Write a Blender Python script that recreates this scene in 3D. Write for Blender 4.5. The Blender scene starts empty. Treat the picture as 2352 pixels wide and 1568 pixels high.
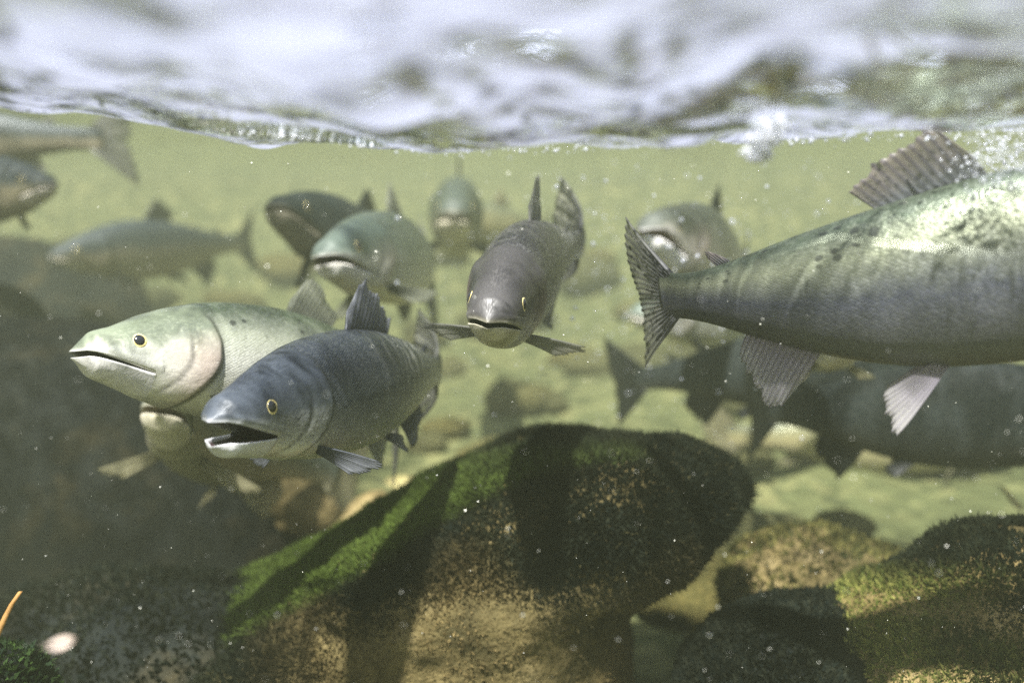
import bpy, math, random
import numpy as np
from mathutils import Vector, noise as mn

# ------------------------------------------------------------------ camera, sky, sun, exposure
S = bpy.context.scene
C = S.collection
PITCH = math.radians(8.0)
FPX = 886.8
cam_d = bpy.data.cameras.new("camera")
cam_d.sensor_width = 36.0
cam_d.lens = 36.0 * FPX / 1024
cam_d.clip_start = 0.01
cam_d.clip_end = 600
cam_d.dof.use_dof = True
cam_d.dof.focus_distance = 0.69
cam_d.dof.aperture_fstop = 2.6
cam = bpy.data.objects.new("camera", cam_d)
C.objects.link(cam)
cam.rotation_euler = (math.pi / 2 - PITCH, 0, 0)
S.camera = cam

SUN = Vector((-0.16, -0.44, 0.88)).normalized()
W = bpy.data.worlds.new("World")
S.world = W
W.use_nodes = True
wn = W.node_tree.nodes
sky = wn.new("ShaderNodeTexSky")
sky.sky_type = 'NISHITA'
sky.sun_disc = False
sky.sun_elevation = math.asin(SUN.z)
sky.sun_rotation = math.atan2(SUN.x, SUN.y)
wn["Background"].inputs[1].default_value = 0.07
W.node_tree.links.new(sky.outputs[0], wn["Background"].inputs[0])
sun_d = bpy.data.lights.new("sun", 'SUN')
sun_d.energy = 5.0
sun_d.angle = math.radians(1.6)
sun_d.color = (1.0, 0.975, 0.94)
sun = bpy.data.objects.new("sun", sun_d)
C.objects.link(sun)
sun.rotation_euler = SUN.to_track_quat('Z', 'Y').to_euler()
sun.location = (0, 0, 5)
S.view_settings.view_transform = 'Standard'
S.view_settings.look = 'None'
S.view_settings.gamma = 1.0
S.view_settings.exposure = 2.3
S.cycles.volume_bounces = 0
S.cycles.max_bounces = 6
S.cycles.transparent_max_bounces = 24
S.cycles.caustics_reflective = False
S.cycles.caustics_refractive = False
S.cycles.use_denoising = False
S.cycles.sample_clamp_indirect = 2.0

K = 1024 / 2352
CT, ST = math.cos(PITCH), math.sin(PITCH)
FWD = np.array([0, CT, -ST]); UPV = np.array([0, ST, CT]); RGT = np.array([1., 0, 0])


def at(px, py, d):
    """place in the world seen at photo point (px, py) of the 2352-wide view, d metres along the view axis"""
    return RGT * ((px * K - 512) / FPX * d) + UPV * ((341 - py * K) / FPX * d) + FWD * d


rng = np.random.default_rng(7)
random.seed(7)

# ------------------------------------------------------------------ small helpers


def tag(o, label=None, cat=None, group=None, kind=None):
    if label: o['label'] = label
    if cat: o['category'] = cat
    if group: o['group'] = group
    if kind: o['kind'] = kind
    return o


def obj(name, me, parent=None):
    o = bpy.data.objects.new(name, me)
    C.objects.link(o)
    if parent: o.parent = parent
    return o


def mesh(name, V, F, mat=None, smooth=True, attrs=None):
    me = bpy.data.meshes.new(name)
    V = np.asarray(V, dtype=np.float32)
    if isinstance(F, np.ndarray):
        n, k = F.shape
        me.vertices.add(len(V)); me.vertices.foreach_set('co', V.ravel())
        me.loops.add(n * k); me.loops.foreach_set('vertex_index', F.astype(np.int32).ravel())
        me.polygons.add(n)
        me.polygons.foreach_set('loop_start', np.arange(0, n * k, k, dtype=np.int32))
        me.update(calc_edges=True)
    else:
        me.from_pydata([tuple(map(float, v)) for v in V], [], F)
        me.update()
    me.polygons.foreach_set('use_smooth', np.full(len(me.polygons), smooth))
    if mat: me.materials.append(mat)
    for an, arr in (attrs or {}).items():
        arr = np.asarray(arr, dtype=np.float32)
        if arr.shape[1] == 3:
            a = me.attributes.new(an, 'FLOAT_VECTOR', 'POINT'); a.data.foreach_set('vector', arr.ravel())
        else:
            a = me.attributes.new(an, 'FLOAT_COLOR', 'POINT'); a.data.foreach_set('color', arr.ravel())
    return me


class NT:
    """tiny node-tree writer"""
    def __init__(s, name):
        s.m = bpy.data.materials.new(name); s.m.use_nodes = True
        s.t = s.m.node_tree; s.t.nodes.clear()
        s.out = s.n('OutputMaterial')

    def n(s, t, **kw):
        nd = s.t.nodes.new('ShaderNode' + t)
        for k, v in kw.items(): setattr(nd, k, v)
        return nd

    def set(s, sock, v):
        if isinstance(v, bpy.types.NodeSocket): s.t.links.new(v, sock)
        elif v is not None:
            if isinstance(v, tuple) and len(v) == 3 and sock.type == 'RGBA': v = (*v, 1)
            sock.default_value = v

    def math(s, op, a, b=None, clamp=False):
        nd = s.n('Math', operation=op, use_clamp=clamp)
        s.set(nd.inputs[0], a); s.set(nd.inputs[1], b)
        return nd.outputs[0]

    def mix(s, f, a, b, mode='MIX'):
        nd = s.n('Mix', data_type='RGBA', blend_type=mode)
        s.set(nd.inputs[0], f); s.set(nd.inputs[6], a); s.set(nd.inputs[7], b)
        return nd.outputs[2]

    def ramp(s, f, stops):
        nd = s.n('ValToRGB'); e = nd.color_ramp.elements
        while len(e) < len(stops): e.new(0.5)
        for el, (p, c) in zip(e, stops):
            el.position = p; el.color = (c, c, c, 1) if isinstance(c, (int, float)) else (*c, 1)
        s.set(nd.inputs[0], f)
        return nd.outputs[0]

    def rng(s, v, a, b, c=0.0, d=1.0):
        nd = s.n('MapRange'); nd.clamp = True
        for i, x in enumerate((v, a, b, c, d)): s.set(nd.inputs[i], x)
        return nd.outputs[0]

    def vmath(s, op, a, b):
        nd = s.n('VectorMath', operation=op)
        s.set(nd.inputs[0], a); s.set(nd.inputs[1], b)
        return nd.outputs[0]

    def noise(s, vec, scale, detail=3, rough=0.55, dist=0.0):
        nd = s.n('TexNoise')
        if vec is not None: s.set(nd.inputs['Vector'], vec)
        nd.inputs['Scale'].default_value = scale; nd.inputs['Detail'].default_value = detail
        nd.inputs['Roughness'].default_value = rough; nd.inputs['Distortion'].default_value = dist
        return nd

    def voro(s, vec, scale, rand=1.0, feat='F1'):
        nd = s.n('TexVoronoi', feature=feat)
        s.set(nd.inputs['Vector'], vec)
        nd.inputs['Scale'].default_value = scale; nd.inputs['Randomness'].default_value = rand
        return nd

    def bump(s, h, strength=0.3, dist=0.01, normal=None):
        nd = s.n('Bump'); nd.inputs['Strength'].default_value = strength; nd.inputs['Distance'].default_value = dist
        s.set(nd.inputs['Height'], h)
        if normal is not None: s.set(nd.inputs['Normal'], normal)
        return nd.outputs[0]

    def bsdf(s, **kw):
        nd = s.n('BsdfPrincipled')
        for k, v in kw.items():
            s.set(nd.inputs[k.replace('_', ' ')], v)
        return nd.outputs[0]

    def done(s, sh):
        s.t.links.new(sh, s.out.inputs['Surface'])
        return s.m


# ------------------------------------------------------------------ setting materials
GOBO_SHIFT = (4.7, 1.9, 0.0)  # slides the film pattern to choose where sun dapples fall


def water_mat():
    t = NT('river_water_surface')
    pos = t.n('NewGeometry').outputs['Position']
    n1 = t.noise(pos, 16, 4, 0.55, 0.4)
    n2 = t.noise(pos, 60, 3, 0.5, 0.2)
    h = t.math('ADD', n1.outputs[0], t.math('MULTIPLY', n2.outputs[0], 0.22))
    nrm = t.bump(h, 1.0, 0.018)
    fr = t.n('Fresnel'); fr.inputs['IOR'].default_value = 1.33
    t.set(fr.inputs['Normal'], nrm)
    gl = t.n('BsdfGlossy'); gl.inputs['Roughness'].default_value = 0.04
    gl.inputs['Color'].default_value = (0.95, 0.97, 1, 1); t.set(gl.inputs['Normal'], nrm)
    # drifting froth film that doubles as a gobo shaping dapples and shade below
    fo = t.noise(t.vmath('ADD', t.vmath('MULTIPLY', pos, (1.0, 1.7, 1.0)), GOBO_SHIFT), 7.0, 5, 0.62, 0.9)
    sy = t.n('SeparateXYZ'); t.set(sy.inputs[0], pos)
    # froth bias: white by the near swell, stretched beyond it to shade fish and haze
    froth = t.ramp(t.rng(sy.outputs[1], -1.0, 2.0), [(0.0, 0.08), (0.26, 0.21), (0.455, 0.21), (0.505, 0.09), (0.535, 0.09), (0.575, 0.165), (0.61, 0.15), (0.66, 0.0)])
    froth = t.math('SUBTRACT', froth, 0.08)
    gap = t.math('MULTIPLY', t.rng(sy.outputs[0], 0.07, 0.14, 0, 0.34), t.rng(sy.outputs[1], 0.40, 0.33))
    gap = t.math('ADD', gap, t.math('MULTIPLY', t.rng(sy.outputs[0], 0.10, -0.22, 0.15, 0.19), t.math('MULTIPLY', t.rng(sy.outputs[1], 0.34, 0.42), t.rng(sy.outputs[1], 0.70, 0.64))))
    shade_raft = t.math('MULTIPLY', t.rng(sy.outputs[0], -0.36, -0.56, 0, 0.20), t.math('MULTIPLY', t.rng(sy.outputs[1], 0.60, 0.85), t.rng(sy.outputs[1], 2.0, 1.75)))  # added film patch, hidden behind the swell, shades the left rocks and water
    shade_mat2 = t.math('MULTIPLY', t.rng(sy.outputs[0], 0.20, 0.32, 0, 0.12), t.math('MULTIPLY', t.rng(sy.outputs[1], 0.48, 0.54), t.rng(sy.outputs[1], 1.25, 1.05)))  # added film patch that blocks sun over the big spotted and dark fish
    shade_raft = t.math('MAXIMUM', shade_raft, shade_mat2)
    foam_gobo = t.rng(t.math('ADD', fo.outputs[0], t.math('MAXIMUM', shade_raft, t.math('SUBTRACT', froth, gap))), 0.46, 0.60)
    # made-up clear lines in the film that throw caustic-like sun streaks below
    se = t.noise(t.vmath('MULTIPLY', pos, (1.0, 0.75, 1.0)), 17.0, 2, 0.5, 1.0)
    dapple_line = t.rng(t.math('ABSOLUTE', t.math('SUBTRACT', se.outputs[0], 0.5)), 0.012, 0.040, 1, 0)
    foam_gobo = t.math('MULTIPLY', foam_gobo, t.math('SUBTRACT', 1.0, t.math('MULTIPLY', dapple_line, 0.85)))
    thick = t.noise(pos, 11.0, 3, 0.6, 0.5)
    foam_gobo = t.math('MULTIPLY', foam_gobo, t.rng(thick.outputs[0], 0.30, 0.60, 0.72, 1.0))
    foam_gobo = t.math('MULTIPLY', foam_gobo, t.math('MAXIMUM', t.rng(sy.outputs[1], 1.45, 1.15), t.math('MULTIPLY', t.rng(sy.outputs[1], 1.95, 1.8), t.rng(sy.outputs[0], -0.35, -0.45))))
    tr = t.n('BsdfTransparent'); tr.inputs['Color'].default_value = (0.97, 0.985, 0.98, 1)
    m1 = t.n('MixShader'); t.set(m1.inputs[0], fr.outputs[0]); t.set(m1.inputs[1], tr.outputs[0]); t.set(m1.inputs[2], gl.outputs[0])
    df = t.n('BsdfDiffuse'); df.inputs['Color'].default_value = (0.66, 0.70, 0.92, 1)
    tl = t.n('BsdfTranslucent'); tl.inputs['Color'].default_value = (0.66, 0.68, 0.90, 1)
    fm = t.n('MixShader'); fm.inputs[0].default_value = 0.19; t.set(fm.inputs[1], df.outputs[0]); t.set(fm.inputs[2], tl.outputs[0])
    m2 = t.n('MixShader'); t.set(m2.inputs[0], t.math('MULTIPLY', foam_gobo, 0.78)); t.set(m2.inputs[1], m1.outputs[0]); t.set(m2.inputs[2], fm.outputs[0])
    return t.done(m2.outputs[0])


def stone_mat(name, c1, c2, c3, sc=9.0):
    t = NT(name)
    pos = t.n('TexCoord').outputs['Object']
    oi = t.n('ObjectInfo').outputs['Random']
    a = t.noise(pos, sc, 6, 0.65, 0.3)
    b = t.noise(pos, sc * 5, 4, 0.6)
    col = t.ramp(a.outputs[0], [(0.32, c1), (0.52, c2), (0.72, c3)])
    col = t.mix(t.rng(b.outputs[0], 0.4, 0.7, 0, 0.55), col, tuple(x * 0.45 for x in c2))
    col = t.mix(1.0, col, t.ramp(oi, [(0, (0.6, 0.62, 0.6)), (0.5, (1, 1, 1)), (1, (1.25, 1.1, 0.8))]), 'MULTIPLY')
    nrm = t.bump(t.math('ADD', a.outputs[0], t.math('MULTIPLY', b.outputs[0], 0.5)), 0.7, 0.02)
    return t.done(t.bsdf(Base_Color=col, Roughness=0.8, Normal=nrm, Specular_IOR_Level=0.08))


def bed_mat():
    t = NT('streambed_gravel')
    pos = t.n('NewGeometry').outputs['Position']
    v = t.voro(pos, 22)
    a = t.noise(pos, 3.0, 4, 0.6)
    col = t.ramp(v.outputs['Color'], [(0.1, (0.035, 0.04, 0.018)), (0.5, (0.075, 0.085, 0.036)), (0.9, (0.17, 0.165, 0.072))])
    col = t.mix(t.rng(a.outputs[0], 0.35, 0.65), col, t.mix(0.55, col, (0.085, 0.095, 0.04)))
    nrm = t.bump(v.outputs['Distance'], 0.8, 0.03)
    return t.done(t.bsdf(Base_Color=col, Roughness=0.8, Normal=nrm, Specular_IOR_Level=0.08))


def leafy_mat(name, attr):
    t = NT(name)
    a = t.n('Attribute', attribute_name=attr)
    p = t.bsdf(Base_Color=a.outputs['Color'], Roughness=0.8, Specular_IOR_Level=0.06)
    tl = t.n('BsdfTranslucent'); t.set(tl.inputs['Color'], a.outputs['Color'])
    m = t.n('MixShader'); m.inputs[0].default_value = 0.25
    t.set(m.inputs[1], p); t.set(m.inputs[2], tl.outputs[0])
    return t.done(m.outputs[0])


def plain(name, col, rough=0.6, var=0.3, sc=30):
    t = NT(name)
    n = t.noise(t.n('TexCoord').outputs['Object'], sc, 3)
    c = t.mix(t.rng(n.outputs[0], 0.3, 0.7), tuple(x * (1 - var) for x in col), col)
    return t.done(t.bsdf(Base_Color=c, Roughness=rough))


M_WATER = water_mat()
M_ROCK = stone_mat('brown_algae_stone', (0.05, 0.042, 0.018), (0.15, 0.115, 0.048), (0.36, 0.28, 0.14), 14)
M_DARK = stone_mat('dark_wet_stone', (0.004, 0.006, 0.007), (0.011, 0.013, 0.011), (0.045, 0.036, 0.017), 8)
M_COB = stone_mat('cobble_stone', (0.04, 0.042, 0.02), (0.085, 0.085, 0.036), (0.20, 0.175, 0.075), 12)
M_BED = bed_mat()
M_MOSS = leafy_mat('moss_fronds', 'tint')
M_LEAF = leafy_mat('tree_leaves', 'tint')
M_BARK = plain('bark', (0.06, 0.045, 0.03), 0.9)
M_BANK = plain('bank_soil', (0.16, 0.15, 0.10), 0.95, 0.5, 0.8)

# ------------------------------------------------------------------ water surface, bed, bank, air
XW = np.array([-400, 0, 250, 500, 750, 1000, 1250, 1500, 1750, 2000, 2352, 2800.])
YW = np.array([190, 238, 258, 293, 322, 352, 343, 334, 326, 316, 304, 292.])


def nz(x, y, sc, seed):
    """cheap smooth 2-d noise: a sum of rotated sines"""
    r = np.random.default_rng(seed); h = 0
    for i in range(9):
        a = r.uniform(0, 2 * math.pi); f = sc * r.uniform(0.55, 1.6)
        h = h + np.sin((x * math.cos(a) + y * math.sin(a)) * f + r.uniform(0, 6.28) + 0.7 * np.sin(y * f * 0.31 + i)) / f * sc
    return h / 4.5


TROUGH = 0.55


def water_z(x, y):
    d = y / CT  # depth along the axis is close to this at small heights
    px = (x / np.maximum(d, 0.1) * FPX + 512) / K
    lw = np.interp((x / TROUGH * FPX + 512) / K, XW, YW)
    zt = at(0, 0, TROUGH)[2] * 0 + (UPV[2] * ((341 - lw * K) / FPX * TROUGH) + FWD[2] * TROUGH)
    far = 0.25
    u = np.clip((y - TROUGH) / 0.55, 0, 1)
    u = u * u * (3 - 2 * u)
    n = np.clip((TROUGH - y) / 0.5, 0, 1)
    z = zt + 0.01 * n + (far - zt) * u
    back = np.clip((-0.05 - y) / 0.4, 0, 1)
    z = z + (far - z) * back * back * (3 - 2 * back)
    near = np.clip(1 - abs(y - TROUGH) / 0.05, 0, 1)
    rip = 0.0030 * nz(x, y * 1.25, 95, 3) + 0.006 * nz(x, y, 40, 5) + 0.0005 * nz(x, y, 330, 8)
    rip *= np.where(y < TROUGH + 0.15, 1.0, 0.6) * (1 - 0.45 * near)
    return z + rip + 0.012 * nz(x, y, 9, 11) * u


gx = np.concatenate([np.linspace(-6, -1.2, 70)[:-1], np.linspace(-1.2, -.45, 110)[:-1], np.linspace(-.45, .45, 300)[:-1], np.linspace(.45, 1.2, 110)[:-1], np.linspace(1.2, 6, 70)])
gy = np.concatenate([np.linspace(-3, -.1, 40)[:-1], np.linspace(-.1, .1, 30)[:-1], np.linspace(.1, .85, 260)[:-1], np.linspace(.85, 2, 120)[:-1], np.linspace(2, 6.9, 120)])


def grid(gx, gy, fz):
    X, Y = np.meshgrid(gx, gy)
    Z = fz(X, Y)
    V = np.stack([X, Y, Z], -1).reshape(-1, 3)
    n, m = len(gx), len(gy)
    i = np.arange(n * m).reshape(m, n)
    F = np.stack([i[:-1, :-1], i[:-1, 1:], i[1:, 1:], i[1:, :-1]], -1).reshape(-1, 4)
    return V, F


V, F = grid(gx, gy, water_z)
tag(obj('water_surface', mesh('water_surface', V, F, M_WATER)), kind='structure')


def bed_z(x, y):
    r = np.clip((y - 3.4 + 0.35 * nz(x, 0 * y, 1.1, 25)) / 3.0, 0, 1)
    l = np.clip((-x - 1.6) / 3.0, 0, 1) + np.clip((x - 3.0) / 3.0, 0, 1)
    return -0.60 + 0.86 * r * r * (3 - 2 * r) + 0.25 * l + 0.035 * nz(x, y, 3.5, 21) + 0.012 * nz(x, y, 17, 22)


V, F = grid(np.linspace(-6, 6, 220), np.linspace(-3, 7.0, 200), bed_z)
tag(obj('streambed', mesh('streambed', V, F, M_BED)), kind='structure')


def bank_z(x, y):
    return 0.40 + 0.10 * (y - 7.3) * np.clip(1 - (y - 7.3) / 30, 0.2, 1) + 0.06 * nz(x, y, 1.2, 31)


V, F = grid(np.linspace(-300, 300, 140), np.concatenate([np.linspace(7.3, 20, 40)[:-1], np.linspace(20, 400, 40)]), bank_z)
tag(obj('bank', mesh('bank', V, F, M_BANK)), kind='structure')

hz = NT('murky_water')
pv = hz.n('VolumePrincipled')
pv.inputs['Color'].default_value = (0.64, 0.70, 0.44, 1)
pv.inputs['Density'].default_value = 0.20
pv.inputs['Anisotropy'].default_value = 0.5
hz.t.links.new(pv.outputs[0], hz.out.inputs['Volume'])
HZ0, HZ1 = np.array([-7, -4, -1.8]), np.array([7, 7.15, 0.35])
hv = [(x, y, z) for x in (HZ0[0], HZ1[0]) for y in (HZ0[1], HZ1[1]) for z in (HZ0[2], HZ1[2])]
hf = [(0, 1, 3, 2), (4, 6, 7, 5), (0, 4, 5, 1), (2, 3, 7, 6), (0, 2, 6, 4), (1, 5, 7, 3)]
tag(obj('haze', mesh('haze', hv, hf, hz.m, False)), kind='stuff')

# ------------------------------------------------------------------ boulders
def ico(sub):
    import bmesh
    bm = bmesh.new(); bmesh.ops.create_icosphere(bm, subdivisions=sub, radius=1)
    V = np.array([v.co[:] for v in bm.verts]); F = np.array([[v.index for v in f.verts] for f in bm.faces]); bm.free()
    return V, F


def vnormals(V, F):
    fn = np.cross(V[F[:, 1]] - V[F[:, 0]], V[F[:, 2]] - V[F[:, 0]])
    N = np.zeros_like(V)
    for k in range(F.shape[1]): np.add.at(N, F[:, k], fn)
    return N / np.maximum(np.linalg.norm(N, axis=1, keepdims=True), 1e-12), fn


def lumpy(V, N, amps, seed):
    d = np.zeros(len(V))
    for k, (sc, a) in enumerate(amps):
        o = Vector((seed * 3.7 + k * 11, seed * 1.3, k * 5.1))
        d += a * np.array([mn.noise(Vector(v) * sc + o) for v in V])
    return V + N * d[:, None]


def stone_mesh(name, mat, size, seed, sub=4, rough=0.16):
    V, F = ico(sub)
    V = np.sign(V) * np.abs(V) ** 0.85
    V = lumpy(V, V, [(0.9, rough * 1.6), (2.1, rough * 0.7), (5, rough * 0.22)], seed)
    return mesh(name, V * np.array(size), F, mat)


def add_moss(parent, V, F, n, ln, tint, keep=None, name='moss', wid=0.0016, lf=None):
    """moss fronds: little tapering blades rooted on the faces of a boulder"""
    tri = F if F.shape[1] == 3 else np.concatenate([F[:, [0, 1, 2]], F[:, [0, 2, 3]]])
    A = V[tri[:, 0]]; B = V[tri[:, 1]]; D = V[tri[:, 2]]
    cr = np.cross(B - A, D - A); ar = np.linalg.norm(cr, axis=1); nn = cr / np.maximum(ar[:, None], 1e-12)
    w = ar.copy()
    mid = (A + B + D) / 3
    if keep is not None: w = w * keep(mid, nn)
    idx = rng.choice(len(tri), n, p=w / w.sum())
    u, v = rng.random((2, n)); fl = u + v > 1; u[fl] = 1 - u[fl]; v[fl] = 1 - v[fl]
    P = A[idx] + (B - A)[idx] * u[:, None] + (D - A)[idx] * v[:, None]
    N = nn[idx]
    dirn = N + rng.normal(size=(n, 3)) * 0.55 + np.array([0, 0, 0.35])
    dirn /= np.linalg.norm(dirn, axis=1, keepdims=True)
    L = ln * rng.uniform(0.4, 1.25, n) * (0.55 + 0.9 * np.clip(0.5 + 0.55 * nz(P[:, 0] + P[:, 1] * .7, P[:, 2] + P[:, 1] * .4, 60, 77), 0, 1.3))
    if lf is not None: L = L * lf(P)
    side = np.cross(dirn, rng.normal(size=(n, 3))); side /= np.linalg.norm(side, axis=1, keepdims=True)
    bend = rng.normal(size=(n, 3)) * 0.3
    P0 = P - N * 0.002
    P1 = P0 + dirn * (L * 0.55)[:, None]
    P2 = P1 + (dirn + bend) * (L * 0.5)[:, None]
    wv = wid * rng.uniform(0.7, 1.6, n)[:, None]
    VV = np.stack([P0 - side * wv, P0 + side * wv, P1 + side * wv * 1.1, P1 - side * wv * 1.1, P2], 1).reshape(-1, 3)
    b = np.arange(n)[:, None] * 5
    T = np.concatenate([b + [0, 1, 2], b + [0, 2, 3], b + [3, 2, 4]])
    col = tint(P, rng.random(n))
    col = np.repeat(np.concatenate([col, np.ones((n, 1))], 1), 5, axis=0)
    o = obj(name, mesh(name, VV, T, M_MOSS, False, {'tint': col}), parent)
    o['kind'] = 'stuff'
    return o


def profile_boulder(name, outline, d, depth, mat, seed, rows=90, cols=96, amps=((9, .012), (26, .006), (70, .003)), lean=0.0):
    """a boulder with a given side view (photo points, top first) and a rounded depth"""
    left, right = outline
    ly = np.array([p[1] for p in left]); lx = np.array([p[0] for p in left])
    ry = np.array([p[1] for p in right]); rx = np.array([p[0] for p in right])
    y0, y1 = ly[0], max(ly[-1], ry[-1])
    ys = y0 + (y1 - y0) * np.linspace(0, 1, rows) ** 1.5
    V = []
    for y in ys:
        a = at(np.interp(y, ly, lx), y, d); b = at(np.interp(y, ry, rx), y, d)
        c = (a + b) / 2; hw = max((b[0] - a[0]) / 2, 1e-4)
        f = (y - y0) / (y1 - y0)
        dp = depth * min(1, (hw / 0.16)) ** 0.8 * (0.55 + 0.45 * math.sqrt(f))
        for k in range(cols):
            th = 2 * math.pi * k / cols
            ct, st = math.cos(th), math.sin(th)
            e = 0.8
            V.append((c[0] + hw * np.sign(ct) * abs(ct) ** e, c[1] + 0.8 * dp + dp * np.sign(st) * abs(st) ** e - lean * f, c[2]))
    V = np.array(V)
    i = np.arange(rows * cols).reshape(rows, cols)
    j = np.roll(i, -1, axis=1)
    F = np.stack([i[:-1], i[1:], j[1:], j[:-1]], -1).reshape(-1, 4)
    N, _ = vnormals(V, F)
    V = lumpy(V, N, amps, seed)
    top = V[:cols].mean(0) + np.array([0, 0, 0.002])
    V = np.concatenate([V, [top]])
    capi = np.stack([np.full(cols, len(V) - 1), np.arange(cols), np.roll(np.arange(cols), -1)], -1)
    base = V.mean(0) * np.array([1, 1, 0]) + np.array([0, 0, V[:, 2].min()])
    me_faces = [tuple(f) for f in F] + [tuple(f) for f in capi]
    e = bpy.data.objects.new(name, None); C.objects.link(e); e.location = base
    obj('stone', mesh(name + '_stone', V - base, me_faces, mat), e)
    return e, V - base, F, base


def lerp3(a, b, f):
    f = np.clip(f, 0, 1)[:, None]
    return np.array(a) * (1 - f) + np.array(b) * f


# the big mossy boulder in the middle
left = [(1420, 1012), (1330, 1016), (1200, 1040), (1090, 1085), (1000, 1130), (930, 1180), (850, 1250), (760, 1310), (660, 1375), (560, 1440), (470, 1500), (370, 1568), (250, 1650), (140, 1740)]
right = [(1420, 1012), (1560, 1018), (1640, 1045), (1700, 1090), (1735, 1140), (1722, 1185), (1680, 1245), (1610, 1305), (1530, 1355), (1478, 1400), (1468, 1460), (1490, 1568), (1510, 1650), (1530, 1740)]
left = [(x + 14 - .34 * max(y - 1150, 0), y + 50) for x, y in left]; right = [(x + 12 - .03 * max(y - 1200, 0), y + 50) for x, y in right]
bm_e, bV, bF, bB = profile_boulder('mossy_boulder', (left, right), 0.86, 0.21, M_ROCK, 3, lean=0.0)
tag(bm_e, 'big boulder furred with blackish green moss rising in the middle of the streambed', 'boulder')


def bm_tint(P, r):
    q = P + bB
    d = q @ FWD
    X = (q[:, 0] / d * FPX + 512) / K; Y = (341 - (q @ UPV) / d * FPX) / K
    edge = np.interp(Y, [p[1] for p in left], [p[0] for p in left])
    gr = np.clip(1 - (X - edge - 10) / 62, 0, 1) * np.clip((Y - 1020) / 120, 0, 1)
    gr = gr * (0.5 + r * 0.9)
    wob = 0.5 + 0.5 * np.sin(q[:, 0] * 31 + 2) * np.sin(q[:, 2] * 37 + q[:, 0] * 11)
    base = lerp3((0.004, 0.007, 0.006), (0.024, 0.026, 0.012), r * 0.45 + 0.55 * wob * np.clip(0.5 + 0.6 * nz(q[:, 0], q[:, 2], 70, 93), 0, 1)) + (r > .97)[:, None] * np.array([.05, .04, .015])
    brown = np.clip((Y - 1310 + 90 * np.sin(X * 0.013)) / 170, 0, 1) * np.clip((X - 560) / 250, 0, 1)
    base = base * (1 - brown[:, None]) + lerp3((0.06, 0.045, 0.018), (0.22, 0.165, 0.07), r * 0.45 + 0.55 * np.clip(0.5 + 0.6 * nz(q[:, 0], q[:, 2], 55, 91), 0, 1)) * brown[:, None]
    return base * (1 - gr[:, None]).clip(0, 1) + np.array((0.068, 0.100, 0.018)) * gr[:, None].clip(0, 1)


def bm_keep(mid, nn):
    q = mid + bB
    d = q @ FWD
    X = (q[:, 0] / d * FPX + 512) / K; Y = (341 - (q @ UPV) / d * FPX) / K
    k = np.where(nn @ FWD < 0.35, 1.0, 0.25)
    bare = np.exp(-((X - 1230) / 150) ** 2 - ((Y - 1530) / 70) ** 2)
    low = np.clip((Y - 1340) / 120, 0, 1) * np.clip((X - 700) / 200, 0, 1)
    return k * (1 - 0.9 * bare) * (1 - 0.68 * low)


def bm_len(P):
    q = P + bB; d = q @ FWD
    X = (q[:, 0] / d * FPX + 512) / K; Y = (341 - (q @ UPV) / d * FPX) / K
    return 1 - 0.55 * np.clip((Y - 1280) / 120, 0, 1) * np.clip((X - 560) / 250, 0, 1)


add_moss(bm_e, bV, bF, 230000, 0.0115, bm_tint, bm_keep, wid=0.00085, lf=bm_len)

# the mossy slope of rock rising into the lower right corner
left = [(2352, 1225), (2250, 1262), (2190, 1310), (2120, 1390), (2040, 1440), (1960, 1500), (1900, 1568), (1860, 1700)]
right = [(2352, 1225), (2480, 1215), (2560, 1240), (2640, 1310), (2700, 1400), (2740, 1500), (2760, 1568), (2780, 1700)]
rs_e, rV, rF, rB = profile_boulder('mossy_slope_boulder', (left, right), 0.80, 0.17, M_ROCK, 9, lean=0.16)
tag(rs_e, 'mossy rock with dark crest and bright yellow green fronds in the lower right corner', 'boulder')


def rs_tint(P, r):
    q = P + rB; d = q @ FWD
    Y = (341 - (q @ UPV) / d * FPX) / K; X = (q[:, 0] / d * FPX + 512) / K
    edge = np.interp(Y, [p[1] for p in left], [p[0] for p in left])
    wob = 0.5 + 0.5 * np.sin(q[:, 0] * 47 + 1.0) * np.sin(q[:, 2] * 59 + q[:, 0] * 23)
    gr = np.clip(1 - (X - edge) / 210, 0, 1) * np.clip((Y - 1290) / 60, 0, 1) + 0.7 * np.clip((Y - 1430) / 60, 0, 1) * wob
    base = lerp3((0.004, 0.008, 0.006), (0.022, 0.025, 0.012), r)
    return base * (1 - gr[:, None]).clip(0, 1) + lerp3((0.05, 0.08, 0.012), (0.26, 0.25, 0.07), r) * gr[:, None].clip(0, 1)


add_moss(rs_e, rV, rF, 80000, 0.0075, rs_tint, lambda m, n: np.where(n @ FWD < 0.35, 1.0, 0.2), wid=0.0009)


def boulder(name, label, px, py, d, size, seed, mat, rz=0.0, moss=None, sub=4, rough=0.16):
    me = stone_mesh(name, mat, size, seed, sub, rough)
    o = obj(name, me)
    p = at(px, py, d)
    o.location = p; o.rotation_euler = (0, 0, rz)
    tag(o, label, 'boulder')
    if moss:
        V = np.array([v.co[:] for v in me.vertices]); F = np.array([list(f.vertices) for f in me.polygons])
        add_moss(o, V, F, moss[0], moss[1], moss[2], lambda m, n: np.where(n[:, 2] > -0.2, 1.0, 0.2))
    return o


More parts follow.
